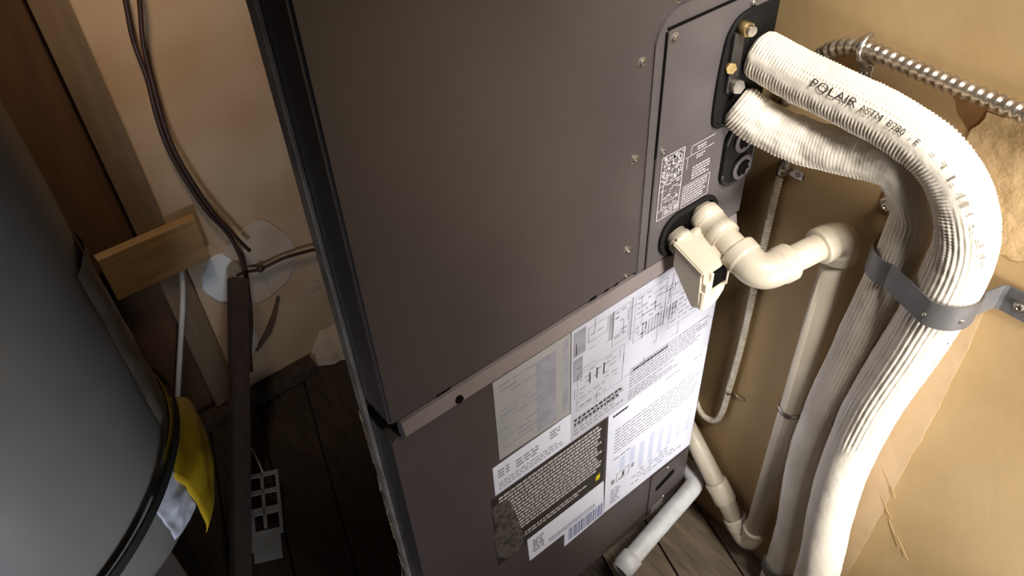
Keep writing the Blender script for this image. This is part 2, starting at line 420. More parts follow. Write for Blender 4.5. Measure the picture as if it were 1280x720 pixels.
# cable glands
gp_ = prism_xz('gland_plate', rrect(.4555, .5105, .708, .7905, .020, 8, (1, .2, .2, 1)), -.0085, -.003, 'black', ah, bev=.002)
adopt(sweep('gland_gasket', [(x, -.0075, z) for x, z in rrect(.4575, .509, .7105, .788, .019, 8, (1, .2, .2, 1))], .0022, 'dark', None, 8, .003), ah)
for cx, cz in ((.4830, .7685), (.4875, .7295)):
    g = thing_part = rod('cable_gland', (cx, -.009, cz), (cx, -.013, cz), .0155, 'plate', None, 28, [(0, .0160), (.0035, .0160), (.0042, .0150), (.0042, .0105), (.001, .0100)]); adopt(g, ah)
    pts = []
    for k in range(28):
        a_ = 2 * PI * k / 28; r = .0108 if (k // 2) % 2 else .0082; pts.append((cx + r * math.cos(a_), cz + r * math.sin(a_)))
    s_ = prism_xz('star_knockout', pts, -.0137, -.0090, 'groove'); s_.parent = g; s_.matrix_parent_inverse = Matrix()
# fix nested parenting of world-space geometry
def sub(o, parent): o.parent = parent; o.matrix_parent_inverse = Matrix(); return o
# wiring diagram label on the service plate
wl = prism_xz('wiring_label', [(.3535, .7155), (.4400, .7115), (.4375, .7960), (.3560, .7975)], -.0040, -.0034, 'plate', ah)
R_ = frame_rects(.354, .3895, .7145, .7975, .0011)
for i in range(150):
    x = random.uniform(.356, .385); z = random.uniform(.762, .793); R_.append((x, x + random.uniform(.001, .005), z, z + random.uniform(.0006, .003)))
for i in range(46):
    x = random.uniform(.357, .384); z = random.uniform(.728, .760); R_.append((x, x + random.uniform(.001, .006), z, z + random.uniform(.0004, .0016)))
R_ += [(.355, .389, .7600, .7610), (.355, .389, .7265, .7275), (.360, .361, .727, .760), (.364, .3648, .715, .727), (.378, .3788, .715, .727)]
R_ += text_rows(.3665, .377, .7245, .717, .0025, .6) + text_rows(.381, .3885, .7245, .717, .0025, .6)
R_ += frame_rects(.394, .4385, .7125, .7425, .0008) + text_rows(.396, .436, .7400, .7145, .0036, .45, .002, .005, .001)
R_ += text_rows(.406, .436, .7630, .7455, .0036, .45, .002, .005, .001) + text_rows(.410, .424, .7770, .7720, .003, .45, .002, .005, .001) + text_rows(.410, .424, .7880, .7830, .003, .45, .002, .005, .001)
R_ += [(.400, .4375, .7800, .7808), (.400, .4375, .7915, .7923), (.4000, .4007, .7800, .7915), (.3955, .3962, .764, .781), (.392, .400, .7795, .7803)]
sub(quads_xz('diagram_print', R_, -.00425, 'whiteink'), wl)
# drain opening grommet
pts = []
for k in range(40):
    a_ = 2 * PI * k / 40; pts.append((.411 + .050 * math.cos(a_) * (1 if True else 0), .680 + .030 * math.sin(a_)))
pts = rrect(.366, .458, .652, .707, .026, 8)
adopt(prism_xz('drain_recess', pts, -.0045, -.003, 'groove'), ah)
adopt(sweep('drain_grommet', [(x, -.0050, z) for x, z in pts + pts[:1]], .0035, 'black', None, 8, .003), ah)
# ---- labels of the lower panel (Y = .006 front)
YL = .0052; YI = .00495
l1 = prism_xz('rating_label', [(.1265, .470), (.2385, .466), (.2385, .612), (.1265, .611)], YL, .0062, 'papergrey', ah)
sub(quads_xz('print', text_rows(.133, .195, .600, .480, .0085, .35, .012, .035, .004, .6, .25) + [(.226, .235, .475, .605), (.178, .216, .478, .598)][:0], YI, 'greyink'), l1)
sub(quads_xz('tinted_column', [(.2265, .2355, .476, .606), (.186, .216, .474, .600)], .0051, 'greyink'), l1)
l2 = prism_xz('wiring_diagram_label', [(.2400, .403), (.5090, .3995), (.5110, .612), (.2400, .612)], YL, .0062, 'paper', ah)
R_ = [(.243, .262, .565, .607), (.243, .258, .52, .56)]
R_ += [(.300 + .004 * (i % 2), .304 + .004 * (i % 2), .556 + .0, .600) for i in range(2)] + [(.337, .340, .53, .604)]
for bx in ((.266, .298, .575, .600), (.306, .335, .540, .600), (.344, .40, .52, .60), (.41, .50, .50, .60), (.25, .33, .46, .53)):
    R_ += frame_rects(*bx, .0009)
    R_ += text_rows(bx[0] + .004, bx[1] - .004, bx[3] - .004, bx[2] + .003, .0085, .3, .004, .012, .004, .4, .35)
for i in range(60):
    x = random.uniform(.245, .50); z = random.uniform(.45, .59); q = random.random() < .5
    R_.append((x, x + (.0012 if q else random.uniform(.006, .03)), z, z + (random.uniform(.006, .028) if q else .0011)))
for i in range(12): R_.append((.36 + i * .0055, .3625 + i * .0055, .515 + random.uniform(0, .01), .545))
R_ += text_rows(.245, .335, .447, .409, .0075, .5, .004, .010, .0025, .2) + text_rows(.345, .50, .470, .43, .006, .5, .003, .012, .0015, .2) + text_rows(.345, .45, .425, .405, .0055, .5, .004, .012, .002, .5)
sub(quads_xz('print', R_, YI, 'greyink'), l2)
sub(quads_xz('heading_print', text_rows(.246, .330, .4455, .432, .0085, .5, .003, .007, .002, .1) + text_rows(.35, .42, .466, .455, .008, .6, .002, .005, .0012, .1) + [(.27 + .012 * i, .272 + .012 * i, .50, .52) for i in range(3)], .0048, 'ink'), l2)
l3 = prism_xz('specification_label', [(.3130, .154), (.5100, .156), (.5090, .3985), (.3095, .4005)], YL, .0062, 'paperwhite', ah)
R_ = text_rows(.32, .345, .392, .387, .006, .6, .004, .01, .001, .0) + text_rows(.42, .455, .391, .386, .006, .5, .01, .02, .001) + text_rows(.48, .505, .391, .386, .006, .6)
R_ += text_rows(.325, .50, .355, .295, .0075, .35, .008, .02, .002, .15)
R_ += text_rows(.325, .36, .285, .276, .006, .5) + text_rows(.325, .345, .205, .165, .006, .5) + text_rows(.37, .49, .205, .17, .009, .3, .004, .01, .003, .5, .3)
R_ += frame_rects(.334, .362, .218, .240, .0015) + [(.347, .352, .222, .236), (.366, .372, .226, .238), (.324, .331, .219, .231)]
sub(quads_xz('print', R_, YI, 'greyink'), l3)
sub(quads_xz('tinted_columns', [(.340 + i * .021, .350 + i * .021, .21 if i > 1 else .245, .275 + .004 * (i % 2)) for i in range(8)], .0051, mat('label_tint', 'ccd2ea', rough=.5)), l3)
sub(quads_xz('heading_print', text_rows(.318, .347, .3935, .3885, .006, .8, .003, .006, .001, 0) + [(.347, .350, .222, .233), (.340, .349, .2195, .2215)], .0048, 'ink'), l3)
l4 = prism_xz('serial_label', [(.1155, .405), (.2400, .4035), (.2400, .4635), (.1155, .4625)], YL, .0062, 'paperwhite', ah)
sub(quads_xz('print', text_rows(.122, .140, .452, .432, .006, .6) + text_rows(.150, .186, .448, .430, .006, .6) + text_rows(.205, .222, .456, .436, .006, .6) + text_rows(.122, .234, .426, .408, .0055, .45, .003, .008, .002, .2), YI, 'greyink'), l4)
l5 = prism_xz('warning_label', [(.108, .236), (.3065, .249), (.3065, .397), (.2405, .3995), (.108, .400)], .0056, .0062, 'blacklabel', ah)
R_ = text_rows(.120, .300, .394, .285, .0078, .55, .003, .010, .0014, .08) + text_rows(.118, .285, .272, .258, .0068, .5, .003, .009, .0018, .25)
sub(quads_xz('print', R_, .0054, 'whiteink'), l5)
z_ = prism_xz('hazard_icon', [(.291, .262), (.293, .268), (.290, .268), (.2935, .277), (.2955, .274), (.299, .279), (.2975, .271), (.300, .270), (.296, .262), (.2945, .266)], .0050, .0056, 'yellow'); sub(z_, l5)
l6 = prism_xz('barcode_label', [(.163, .186), (.230, .186), (.230, .148), (.3120, .154), (.3075, .247), (.1605, .246)], .0050, .0062, 'paperwhite', ah)
R_ = []
x = .238
while x < .305:
    ww = random.choice((.0012, .0022, .0035)); R_.append((x, x + ww, .158, .190)); x += ww + random.choice((.001, .0018))
sub(quads_xz('barcode', R_, .0047, mat('barcode_ink', '7d82a6', rough=.7)), l6)
sub(quads_xz('print', text_rows(.17, .19, .236, .2, .006, .7) + text_rows(.20, .305, .206, .196, .006, .6, .002, .005, .001), .0047, 'greyink'), l6)
fm = prism_xz('torn_film', ragged([(.108, .385), (.135, .378), (.150, .300), (.158, .245), (.140, .236), (.108, .256)], .006, 6, 3.), .0052, .0056, 'film', ah)
# small cover in the lower right corner
cv = prism_xz('corner_cover', rrect(.419, .507, .030, .150, .045, 8, (.1, 1, .1, .1)), .0035, .006, 'panel', ah, bev=.001)
sub(prism_xz('cover_slot', [(.432, .098), (.438, .094), (.476, .108), (.476, .120), (.468, .122), (.434, .107)], .0030, .0036, 'groove'), cv)
for z_ in (.143, .058): o = screw((.4565, .0036, z_), ah, sc=.55)
sub(prism_xz('cover_sticker', [(.428, .030), (.456, .036), (.457, .054), (.428, .048)], .0030, .0036, 'papergrey'), cv)

# ------------------------------------------------------------------ insulated refrigerant lines
TA = .12
def sm(a, b, x): t = max(0, min(1, (x - a) / (b - a))); return t * t * (3 - 2 * t)
def make_line(name, label, path, r0, r1, blend, rib_end, lon0, lon1, seam, seed, ref, text=0., crumple=0.):
    t = thing(name, (path[-1][0], path[-1][1], FZ), label, 'pipe', 'insulated refrigerant lines')
    def rad(s, a):
        r = r0 + (r1 - r0) * sm(blend[0], blend[1], s)
        q = noise.noise((math.cos(a) * 1.3 + seed, math.sin(a) * 1.3, s * 22)) * .0009
        q += noise.noise((math.cos(a) * 3 + seed, math.sin(a) * 3, s * 90)) * .0006 * (1 - .6 * sm(.5, .8, s))
        # sector facing the room carries the ribs
        c = math.cos(a - seam); sect = sm(-.35, -.1, c)
        dots = .5 + .5 * math.cos(a * 30)
        flat = 1 - math.exp(-((((a - TA + PI) % (2 * PI) - PI) - .16) / .30) ** 4) * text
        kr = flat * (1 - sm(rib_end - .05, rib_end + .05, s))
        rib = math.cos(2 * PI * s / .0037)
        up_ = sm(.35, .6, math.cos(a - TA + 1.15)) * text * sm(.03, .07, s)
        top_ = crumple * sm(-.1, .3, math.cos(a - TA + .5)) * sm(.012, .03, s) * (1 - sm(.17, .22, s))
        q += kr * (.00065 * rib * (1 - .85 * up_ * dots) * (1 - .8 * min(1, top_)) - .0006 * up_ * dots)
        q += top_ * (.0034 * noise.noise((s * 34, math.cos(a) * 1.6, math.sin(a) * 1.6 + seed)) + .0006 * noise.noise((s * 90, math.cos(a) * 3, math.sin(a) * 3 + seed)))
        kl = sm(lon0, lon0 + .05, s) * (1 - sm(lon1 - .03, lon1, s)) * sect
        q += kl * .00065 * math.cos(a * 36)
        # raised overlapping seam
        da = (a - seam - 1.9 + PI) % (2 * PI) - PI
        q += .0016 * math.exp(-(da / .05) ** 2) * (.7 + .5 * noise.noise((s * 120, seed, 1))) * sm(.2, .35, s)
        # pinched where tied
        return (r + q) * (.70 + .30 * math.sqrt(max(0, 1 - (1 - min(1, s / .010)) ** 2)))
    sweep('sheath', path, rad, 'foam', t, 144, lambda s: .00062 if s < rib_end + .05 else .0035, ref)
    return t
BIG = [(.4865, -.004, .869), (.4895, -.057, .861), (.490, -.113, .857), (.490, -.165, .853), (.492, -.215, .837), (.498, -.248, .797), (.506, -.261, .737), (.512, -.252, .624), (.513, -.237, .495), (.513, -.233, .370), (.512, -.240, .25), (.511, -.257, .105), (.511, -.260, FZ + .002)]
SMALL = [(.4640, -.004, .818), (.474, -.034, .803), (.487, -.080, .796), (.497, -.128, .801), (.505, -.172, .802), (.514, -.197, .770), (.5195, -.201, .725), (.5240, -.187, .541), (.5245, -.1765, .37), (.5245, -.181, .26), (.5245, -.194, .13), (.5245, -.198, FZ + .002)]
big = make_line('insulated_pipe', 'thicker white ribbed insulated pipe with printed lettering, looping down outermost', BIG, .0255, .0305, (.2, .4), .30, .24, .66, .2, 3.3, (-.86, 0, .51), 1.)
small = make_line('insulated_pipe', 'thinner white insulated pipe bending down behind the lettered one', SMALL, .0238, .0240, (.2, .3), .16, .20, .60, -.3, 8.8, (-.86, 0, .51), 0., 1.)
# printed lettering along the upper run
def pipe_text(body, s0, size, wide, path, r, ang0, parent, name='lettering'):
    cu = bpy.data.curves.new('lettering', 'FONT'); cu.body = body; cu.size = size; cu.resolution_u = 3
    to = bpy.data.objects.new('lettering_source', cu); COL.objects.link(to)
    bpy.context.view_layer.update()
    me = bpy.data.meshes.new_from_object(to.evaluated_get(bpy.context.evaluated_depsgraph_get()))
    bpy.data.objects.remove(to); bpy.data.curves.remove(cu)
    P, S = catmull(path, .002); T, N, B = frames(P, (-.86, 0, .51))
    width = 0
    for vv in me.vertices:
        s = s0 + vv.co.x * wide; width = max(width, vv.co.x * wide); i = max(0, min(len(P) - 1, int(s / .002)))
        fr = s / .002 - i; p = P[i].lerp(P[min(i + 1, len(P) - 1)], max(0, min(1, fr)))
        rr = r(s) if callable(r) else r
        a = ang0 - vv.co.y / rr
        vv.co = p + (N[i] * math.cos(a) + B[i] * math.sin(a)) * rr
    o = link(name, me, 'ink'); adopt(o, parent)
    return s0 + width
e = pipe_text('POLAIR', .079, .0125, 1.25, BIG, .0279, TA, big)
e = pipe_text('ASTM', e + .004, .0092, .95, BIG, .0279, TA, big)
e = pipe_text('B280', e + .005, .0092, .95, BIG, .0279, TA, big)
e = pipe_text('- E', e + .005, .0085, 1.0, BIG, .0279, TA, big)
# faded remains of the print round the bend and down the drop
P, S = catmull(BIG, .002); T, N, B = frames(P, (-.86, 0, .51))
v, f = [], []
def mark(s, a, ls, la, r):
    i = min(len(P) - 2, int(s / .002)); j = min(len(P) - 1, i + max(1, int(ls / .002))); k = len(v)
    for q, aa in ((i, a), (j, a), (j, a + la), (i, a + la)): v.append(P[q] + (N[q] * math.cos(aa) + B[q] * math.sin(aa)) * r)
    f.append((k, k + 1, k + 2, k + 3))
s = e + .012
while s < .66:
    if .31 < s < .37: s += .01; continue
    a0 = -.12 - .62 * sm(.25, .36, s); rr = .0283 + .0052 * sm(.2, .40, s)
    for _ in range(random.choice((1, 2, 2))):
        if random.random() < .5: mark(s + random.choice((0, .002)), a0, .0019, random.choice((.14, .20)), rr)
        else: mark(s, a0 + random.choice((0, .09, .17)), .004, .035, rr)
    s += random.uniform(.006, .011)
fp = adopt(mesh('faded_print', v, f, mat('faded_ink', '8f8678', rough=.8)), big); fp['kind'] = 'stuff'

# steel strap holding both lines to the wall
st = thing('pipe_strap', (XR, -.30, .685), 'bent dark grey steel strap clamping both insulated pipes to wall', 'strap')
cb = (.5085, -.2585); cs = (.5210, -.1985)
prof = [(XR - .0035, -.332), (XR - .0035, -.300), (XR - .006, -.2955)]
for k in range(31):
    a_ = math.radians(-62 - k * 3.83); prof.append((cb[0] + .0338 * math.cos(a_), cb[1] + .0338 * math.sin(a_)))
for k in range(25):
    a_ = math.radians(-165 - k * 4.33); prof.append((cs[0] + .0272 * math.cos(a_), cs[1] + .0272 * math.sin(a_)))
prof += [(XR - .003, -.166)]
v, f = [], []
th = .0016
P2 = [Vector((x, y)) for x, y in prof]
for i, p in enumerate(P2):
    t_ = (P2[min(i + 1, len(P2) - 1)] - P2[max(i - 1, 0)]).normalized(); nn = Vector((t_.y, -t_.x))
    for off in (-th / 2, th / 2):
        for z in (.671, .703): q = p + nn * off; v.append((q.x, q.y, z))
for i in range(len(P2) - 1):
    a0 = i * 4; b0 = a0 + 4
    f += [(a0, a0 + 1, b0 + 1, b0), (a0 + 2, b0 + 2, b0 + 3, a0 + 3), (a0, b0, b0 + 2, a0 + 2), (a0 + 1, a0 + 3, b0 + 3, b0 + 1)]
f += [(0, 2, 3, 1), (len(v) - 4, len(v) - 3, len(v) - 1, len(v) - 2)]
adopt(mesh('band', v, f, 'strap', smooth=False), st)
screw((XR - .0045, -.316, .686), st, rot=(0, 0, -PI / 2), sc=1.0)
a_ = math.radians(-172); screw((cb[0] + .035 * math.cos(a_), cb[1] + .035 * math.sin(a_) + .004, .684), st, rot=(0, 0, -PI / 2), sc=.45)
a_ = math.radians(-120); screw((cb[0] + .035 * math.cos(a_), cb[1] + .035 * math.sin(a_), .684), st, rot=(0, 0, -PI / 5), sc=.45)
st2 = thing('pipe_strap', (XR, -.19, .03), 'small dark strap at the very foot of thinner insulated pipe', 'strap')
v, f = [], []
for k in range(15):
    a_ = math.radians(-100 - k * 11)
    for r in (.0262, .0282):
        for z in (.012, .036): v.append((.5245 + r * math.cos(a_), -.1965 + r * math.sin(a_), z))
for i in range(14):
    a0 = i * 4; b0 = a0 + 4
    f += [(a0, a0 + 1, b0 + 1, b0), (a0 + 2, b0 + 2, b0 + 3, a0 + 3), (a0, b0, b0 + 2, a0 + 2), (a0 + 1, a0 + 3, b0 + 3, b0 + 1)]
f += [(0, 2, 3, 1), (len(v) - 4, len(v) - 3, len(v) - 1, len(v) - 2)]
adopt(mesh('band', v, f, 'strap'), st2)

# ------------------------------------------------------------------ beige drain assembly
dr = thing('drain_pipe', (.527, -.132, FZ), 'beige plastic drain pipe with elbows dropping beside the insulated pipes', 'pipe')
S0 = Vector((.433, -.001, .689)); E1 = Vector((.421, -.104, .663)); E2 = Vector((.5315, -.1300, .677)); E3 = Vector((.5310, -.135, .006)); E4 = Vector((.5285, .060, .196))
PR = .0158
def elbow(name, a, c, b, r, la, lb, parent, m='pvc', arc=.016):
    """socketed elbow: corner c, legs towards a and b"""
    da = (a - c).normalized(); db = (b - c).normalized()
    pts = [c + da * la, c + da * (arc + .004)] + [(c + da * arc) * (1 - t) ** 2 + c * 2 * t * (1 - t) + (c + db * arc) * t ** 2 for t in (0, .17, .34, .5, .66, .83, 1)] + [c + db * (arc + .004), c + db * lb]
    L = sum((pts[i + 1] - pts[i]).length for i in range(len(pts) - 1))
    def rad(s, an):
        ed = min(s, L - s); return r * (1 + .07 * (1 - sm(.014, .017, ed))) - (.0010 if ed < .0008 else 0)
    return sweep(name, pts, rad, m, parent, 28, .0014, spline=False)
rod('stub_pipe', S0, E1, PR, 'pvc', dr)
d0 = (E1 - S0).normalized()
rod('coupling', S0 + d0 * .006, S0 + d0 * .046, .0192, 'pvc', dr, 28, [(0, .0180), (.0012, .0192), (.013, .0192), (.0135, .0183), (.027, .0183), (.0275, .0194), (.0395, .0194), (.040, .0185)])
for t_ in (.0195, .0462): adopt(rod('glue_ring', S0 + d0 * t_, S0 + d0 * (t_ + .0014), .0190, 'pvcring', None, 28), dr)
elbow('elbow', S0, E1, E2, .0205, .040, .040, dr, arc=.02)
rod('cross_pipe', E1, E2, PR, 'pvc', dr)
elbow('elbow', E1, E2, E3, .0200, .036, .034, dr, arc=.02)
rod('drop_pipe', E2, (.531, -.1355, .03), PR, 'pvc', dr)
U_ = [Vector(p) for p in ((.531, -.1355, .052), (.531, -.1355, .030), (.531, -.1330, .0155), (.5308, -.1260, .0080), (.5305, -.1160, .0130), (.5300, -.1050, .0250), (.5297, -.0960, .0360))]
sweep('elbow', U_, lambda s, a: .0190 + .0010 * (1 - sm(.008, .011, min(s, .0785 - s))), 'pvc', dr, 28, .0014)
E3 = Vector((.5300, -.105, .0250))
rod('return_pipe', E3, E4, PR, 'pvc', dr)
d1 = (E4 - E3).normalized()
rod('coupling', E3 + d1 * .046, E3 + d1 * .086, .019, 'pvc', dr, 28, [(0, .0178), (.001, .0190), (.039, .0190), (.040, .0178)])
# small loop clamp on the drop pipe
cl = thing('pipe_clamp', (.531, -.133, .365), 'shiny metal loop clamp around the beige drop pipe', 'clamp')
cz = .366; v, f = [], []
rod('band', (.5312, -.1322, cz - .004), (.5312, -.1322, cz + .004), .0172, 'zinc', cl, 32, [(0, .0166), (0, .0174), (.008, .0174), (.008, .0166)])
box('tab', .530, XR - .0003, -.1170, -.1155, cz - .004, cz + .004, 'zinc', cl)
screw((.543, -.1172, cz), cl, sc=.5)
# drain pipe low at the front, daylight whiteness put into its colour
wpipe = thing('drain_pipe', (.42, -.02, FZ), 'short daylight-whitened plastic pipe running below the cabinet front edge', 'pipe')
A = Vector((.5285, -.012, .058)); Bp = Vector((.318, -.034, .018)); dd = (Bp - A).normalized()
WA = [Vector((.532, .060, .060)), Vector((.5310, .020, .059)), Vector((.5240, -.006, .057)), Vector((.512, -.0155, .055)), Vector((.49, -.0185, .050)), Vector((.42, -.0245, .037)), Vector((.345, -.0315, .023))]
sweep('pipe', WA, lambda s, a: .0158 + .0005 * noise.noise((s * 60, math.cos(a), math.sin(a))), 'daylitpvc', wpipe, 24, .004)
rod('end_cap', (.352, -.031, .0245), (.318, -.034, .018), .019, 'daylitpvc', wpipe, 28, [(0, .0178), (.001, .0190), (.026, .0190), (.027, .0172), (.034, .0172), (.034, .0120), (.020, .0118)])
rod('pipe_hanger', (.330, -.033, .0), (.329, -.033, FZ + .002), .004, 'daylitpvc', wpipe, 12)

# overflow switch box beside the stub
sw = thing('overflow_switch', (.395, -.04, .64), 'beige plastic float switch box with dark window on drain stub', 'switch')
bm = bmesh.new(); prof = [(-.018, .6815), (-.062, .6655), (-.0645, .6200), (-.060, .6080), (-.052, .6065), (-.018, .6500)]
a = [bm.verts.new((.3735, y, z)) for y, z in prof]; b = [bm.verts.new((.4155, y, z)) for y, z in prof]; n = len(prof)
bm.faces.new(a); bm.faces.new(b[::-1])
for i in range(n): bm.faces.new((a[i], b[i], b[(i + 1) % n], a[(i + 1) % n]))
bmesh.ops.bevel(bm, geom=bm.edges[:], offset=.0025, segments=3, affect='EDGES')
adopt(from_bm('housing', bm, 'pvc'), sw)
bm = bmesh.new(); prof = [(-.0165, .6835), (-.0635, .6665), (-.0640, .6610), (-.0165, .6780)]
a = [bm.verts.new((.3722, y, z)) for y, z in prof]; b = [bm.verts.new((.4168, y, z)) for y, z in prof]
bm.faces.new(a); bm.faces.new(b[::-1])
for i in range(4): bm.faces.new((a[i], b[i], b[(i + 1) % 4], a[(i + 1) % 4]))
bmesh.ops.bevel(bm, geom=bm.edges[:], offset=.0016, segments=2, affect='EDGES')
adopt(from_bm('lid', bm, 'pvc'), sw)
box('window', .388, .4145, -.0660, -.0600, .6350, .6580, 'groove', sw, .001)
box('window_frame', .3845, .3885, -.0672, -.0610, .6220, .6610, 'pvcring', sw, .001)
box('window_frame', .4140, .4170, -.0672, -.0610, .6280, .6610, 'pvcring', sw, .001)
box('latch', .376, .386, -.0680, -.0620, .6380, .6500, 'pvcring', sw, .0012)
lip = prism_xz('lip', [(.3745, .637), (.3745, .612), (.378, .607), (.390, .606), (.404, .611), (.413, .622), (.4145, .633), (.398, .633), (.389, .622), (.3885, .637)], -.0668, -.0610, 'pvcring', sw, bev=.001)
rod('stub', (.3915, -.002, .675), (.3915, -.0175, .670), .0145, 'pvc', sw, 24, [(0, .0145), (.006, .0145), (.0065, .0160), (.0155, .0160)])
rod('bridge', (.400, -.018, .678), (.424, -.020, .681), .006, 'pvc', sw, 14)
box('clip', .378, .392, -.0185, -.0160, .6780, .6860, 'pvc', sw, .0008)

# ------------------------------------------------------------------ flexible conduits
def helix(name, pts, r, amp, pitch, m, parent, seg=20, per=7):
    return sweep(name, pts, lambda s, a: r + amp * (abs(math.cos((s / pitch * 2 * PI + a) / 2)) * 2 - 1), m, parent, seg, pitch / per)
fc = thing('flexible_conduit', (.545, -.09, .875), 'thick spiral metal conduit running level along upper right wall', 'conduit')
CZ = [(.545, -.40, .874), (.545, -.33, .876), (.545, -.24, .878), (.545, -.16, .880), (.545, -.10, .883), (.545, -.073, .880), (.545, -.052, .868), (.545, -.036, .848), (.545, -.022, .822), (.545, -.012, .79)]
helix('spiral_armor', CZ, .0076, .0013, .0088, 'conduit', fc)
ck = thing('conduit_clamp', (.548, -.088, .875), 'small steel clamp gripping the thick spiral conduit', 'clamp')
v, f = [], []
adopt(sweep('clamp_loop', [(XR - .002, -.0865, .894), (.547, -.0865, .8945), (.5385, -.087, .8895), (.5348, -.0875, .8815), (.5385, -.0885, .8735), (.546, -.090, .8695), (XR - .003, -.091, .862)], lambda s, a: .0034 - .0012 * abs(math.cos(a)), 'zinc', None, 14, .002), ck)
box('clamp_tab', XR - .004, XR - .0005, -.099, -.084, .848, .866, 'zinc', ck, .001)
screw((XR - .004, -.0915, .856), ck, rot=(0, 0, -PI / 2), sc=.85)
fc2 = thing('flexible_conduit', (.547, -.03, .45), 'thin bright metal conduit hanging vertically, hooking under the cabinet edge', 'conduit')
C2 = [(.546, -.031, .722), (.546, -.0265, .690), (.546, -.0265, .553), (.546, -.0265, .400), (.546, -.0230, .300), (.546, -.0200, .240), (.546, -.012, .208), (.546, .004, .196), (.546, .020, .200), (.546, .035, .22)]
helix('spiral_armor', C2, .0044, .0007, .0046, 'armor', fc2, 12, 6)
rod('connector', (.546, -.0275, .700), (.546, -.032, .728), .0075, 'zinc', fc2, 16, [(0, .0065), (.006, .0080), (.016, .0080), (.017, .0062), (.028, .0062)])
ck2 = thing('conduit_clamp', (.548, -.03, .722), 'one-hole clip on top of the thin conduit', 'clamp')
box('clamp_tab', XR - .0035, XR - .0005, -.054, -.034, .700, .712, 'zinc', ck2, .001)
screw((XR - .0035, -.047, .706), ck2, rot=(0, 0, -PI / 2), sc=.7)
ck3 = thing('conduit_clamp', (.548, -.022, .288), 'tiny wire clip at the lower hook of thin conduit', 'clamp')
rod('clamp_loop', (.546, -.0222, .2865), (.546, -.0225, .2915), .0055, 'zinc', ck3, 14)
box('clamp_tab', XR - .003, XR - .0005, -.048, -.027, .2835, .2895, 'brass', ck3, .0008)
for k in range(3): screw((XR - .0032, -.030 - k * .0065, .2865), ck3, rot=(0, 0, -PI / 2), sc=.32)
# lone screw anchor on the wall behind the bend
an = thing('wall_anchor', (XR, -.155, .722), 'round zinc screw anchor on wall left of insulated bend', 'screw')
screw((XR - .0005, -.157, .722), an, rot=(0, 0, -PI / 2), sc=1.5)
box('anchor_tab', XR - .0014, XR - .0004, -.178, -.148, .708, .738, 'stain', an, .0004)

# ------------------------------------------------------------------ water heater on the left
TC = Vector((-.356, .455)); TR = .21
wh = thing('water_heater', (TC.x, TC.y, .28), 'large round grey tank standing at the left edge', 'water heater')
def tank_pt(phi, r, z): return (TC.x + r * math.cos(phi), TC.y + r * math.sin(phi), z)
v, f = [], []
prof = [(.17, .2800), (.198, .2800), (.207, .284), (.2085, .300), (.2085, .318), (.2100, .324)] + [(.21 + .0008 * math.sin(i * 1.7), .36 + i * .05) for i in range(22)] + [(.205, 1.43), (.17, 1.455), (.0005, 1.46)]
sg = 96
for r, z in prof:
    for k in range(sg): v.append(tank_pt(2 * PI * k / sg, r + .0006 * noise.noise((k * .3, z * 6, 2)), z))
for i in range(len(prof) - 1):
    for k in range(sg): k2 = (k + 1) % sg; f.append((i * sg + k, i * sg + k2, (i + 1) * sg + k2, (i + 1) * sg + k))
f.append(tuple(range(sg))[::-1])
adopt(mesh('shell', v, f, 'tank', smooth=True), wh)
# wrinkled jacket edge
v, f = [], []
for i in range(61):
    z = .30 + i / 60 * .40
    for j in range(7):
        ph = math.radians(-26 + j * 4.2 + 2.5 * noise.noise((z * 9, 1.0, 0)))
        r = TR + .0015 + (.004 + .005 * noise.noise((z * 22, j * .7, 4))) * math.sin(PI * j / 6) ** .7
        v.append(tank_pt(ph, r, z))
for i in range(60):
    for j in range(6): q = i * 7 + j; f.append((q, q + 1, q + 8, q + 7))
adopt(mesh('jacket_edge', v, f, 'jacket', smooth=True), wh)
# stand below it
standw = tag(box('tank_stand', -.48, -.235, .345, .575, FZ + .002, .2795, 'stick', bev=.003), 'dark wooden stand mostly hidden beneath the grey tank', 'stand')
band = thing('tank_band', (TC.x, TC.y, .335), 'black band slung around the lower part of grey tank', 'band')
v, f = [], []
for k in range(sg):
    for r in (.2235, .2270):
        for z in (-.008, .008): v.append(tank_pt(2 * PI * k / sg, r, z + max(.312, .30 + .115 * math.cos(2 * PI * k / sg + .38))))
for k in range(sg):
    a0 = k * 4; b0 = ((k + 1) % sg) * 4
    f += [(a0, a0 + 1, b0 + 1, b0), (a0 + 2, b0 + 2, b0 + 3, a0 + 3), (a0, b0, b0 + 2, a0 + 2), (a0 + 1, a0 + 3, b0 + 3, b0 + 1)]
adopt(mesh('strap', v, f, 'bandblack', smooth=False), band)
box('buckle', TC.x - .012, TC.x + .012, TC.y - .2305, TC.y - .2265, .327, .350, 'zinc', band, .001)
yw = thing('film_wrapper', tank_pt(-.3, .23, .20), 'crumpled yellow and white plastic film tucked under tank band', 'wrapper')
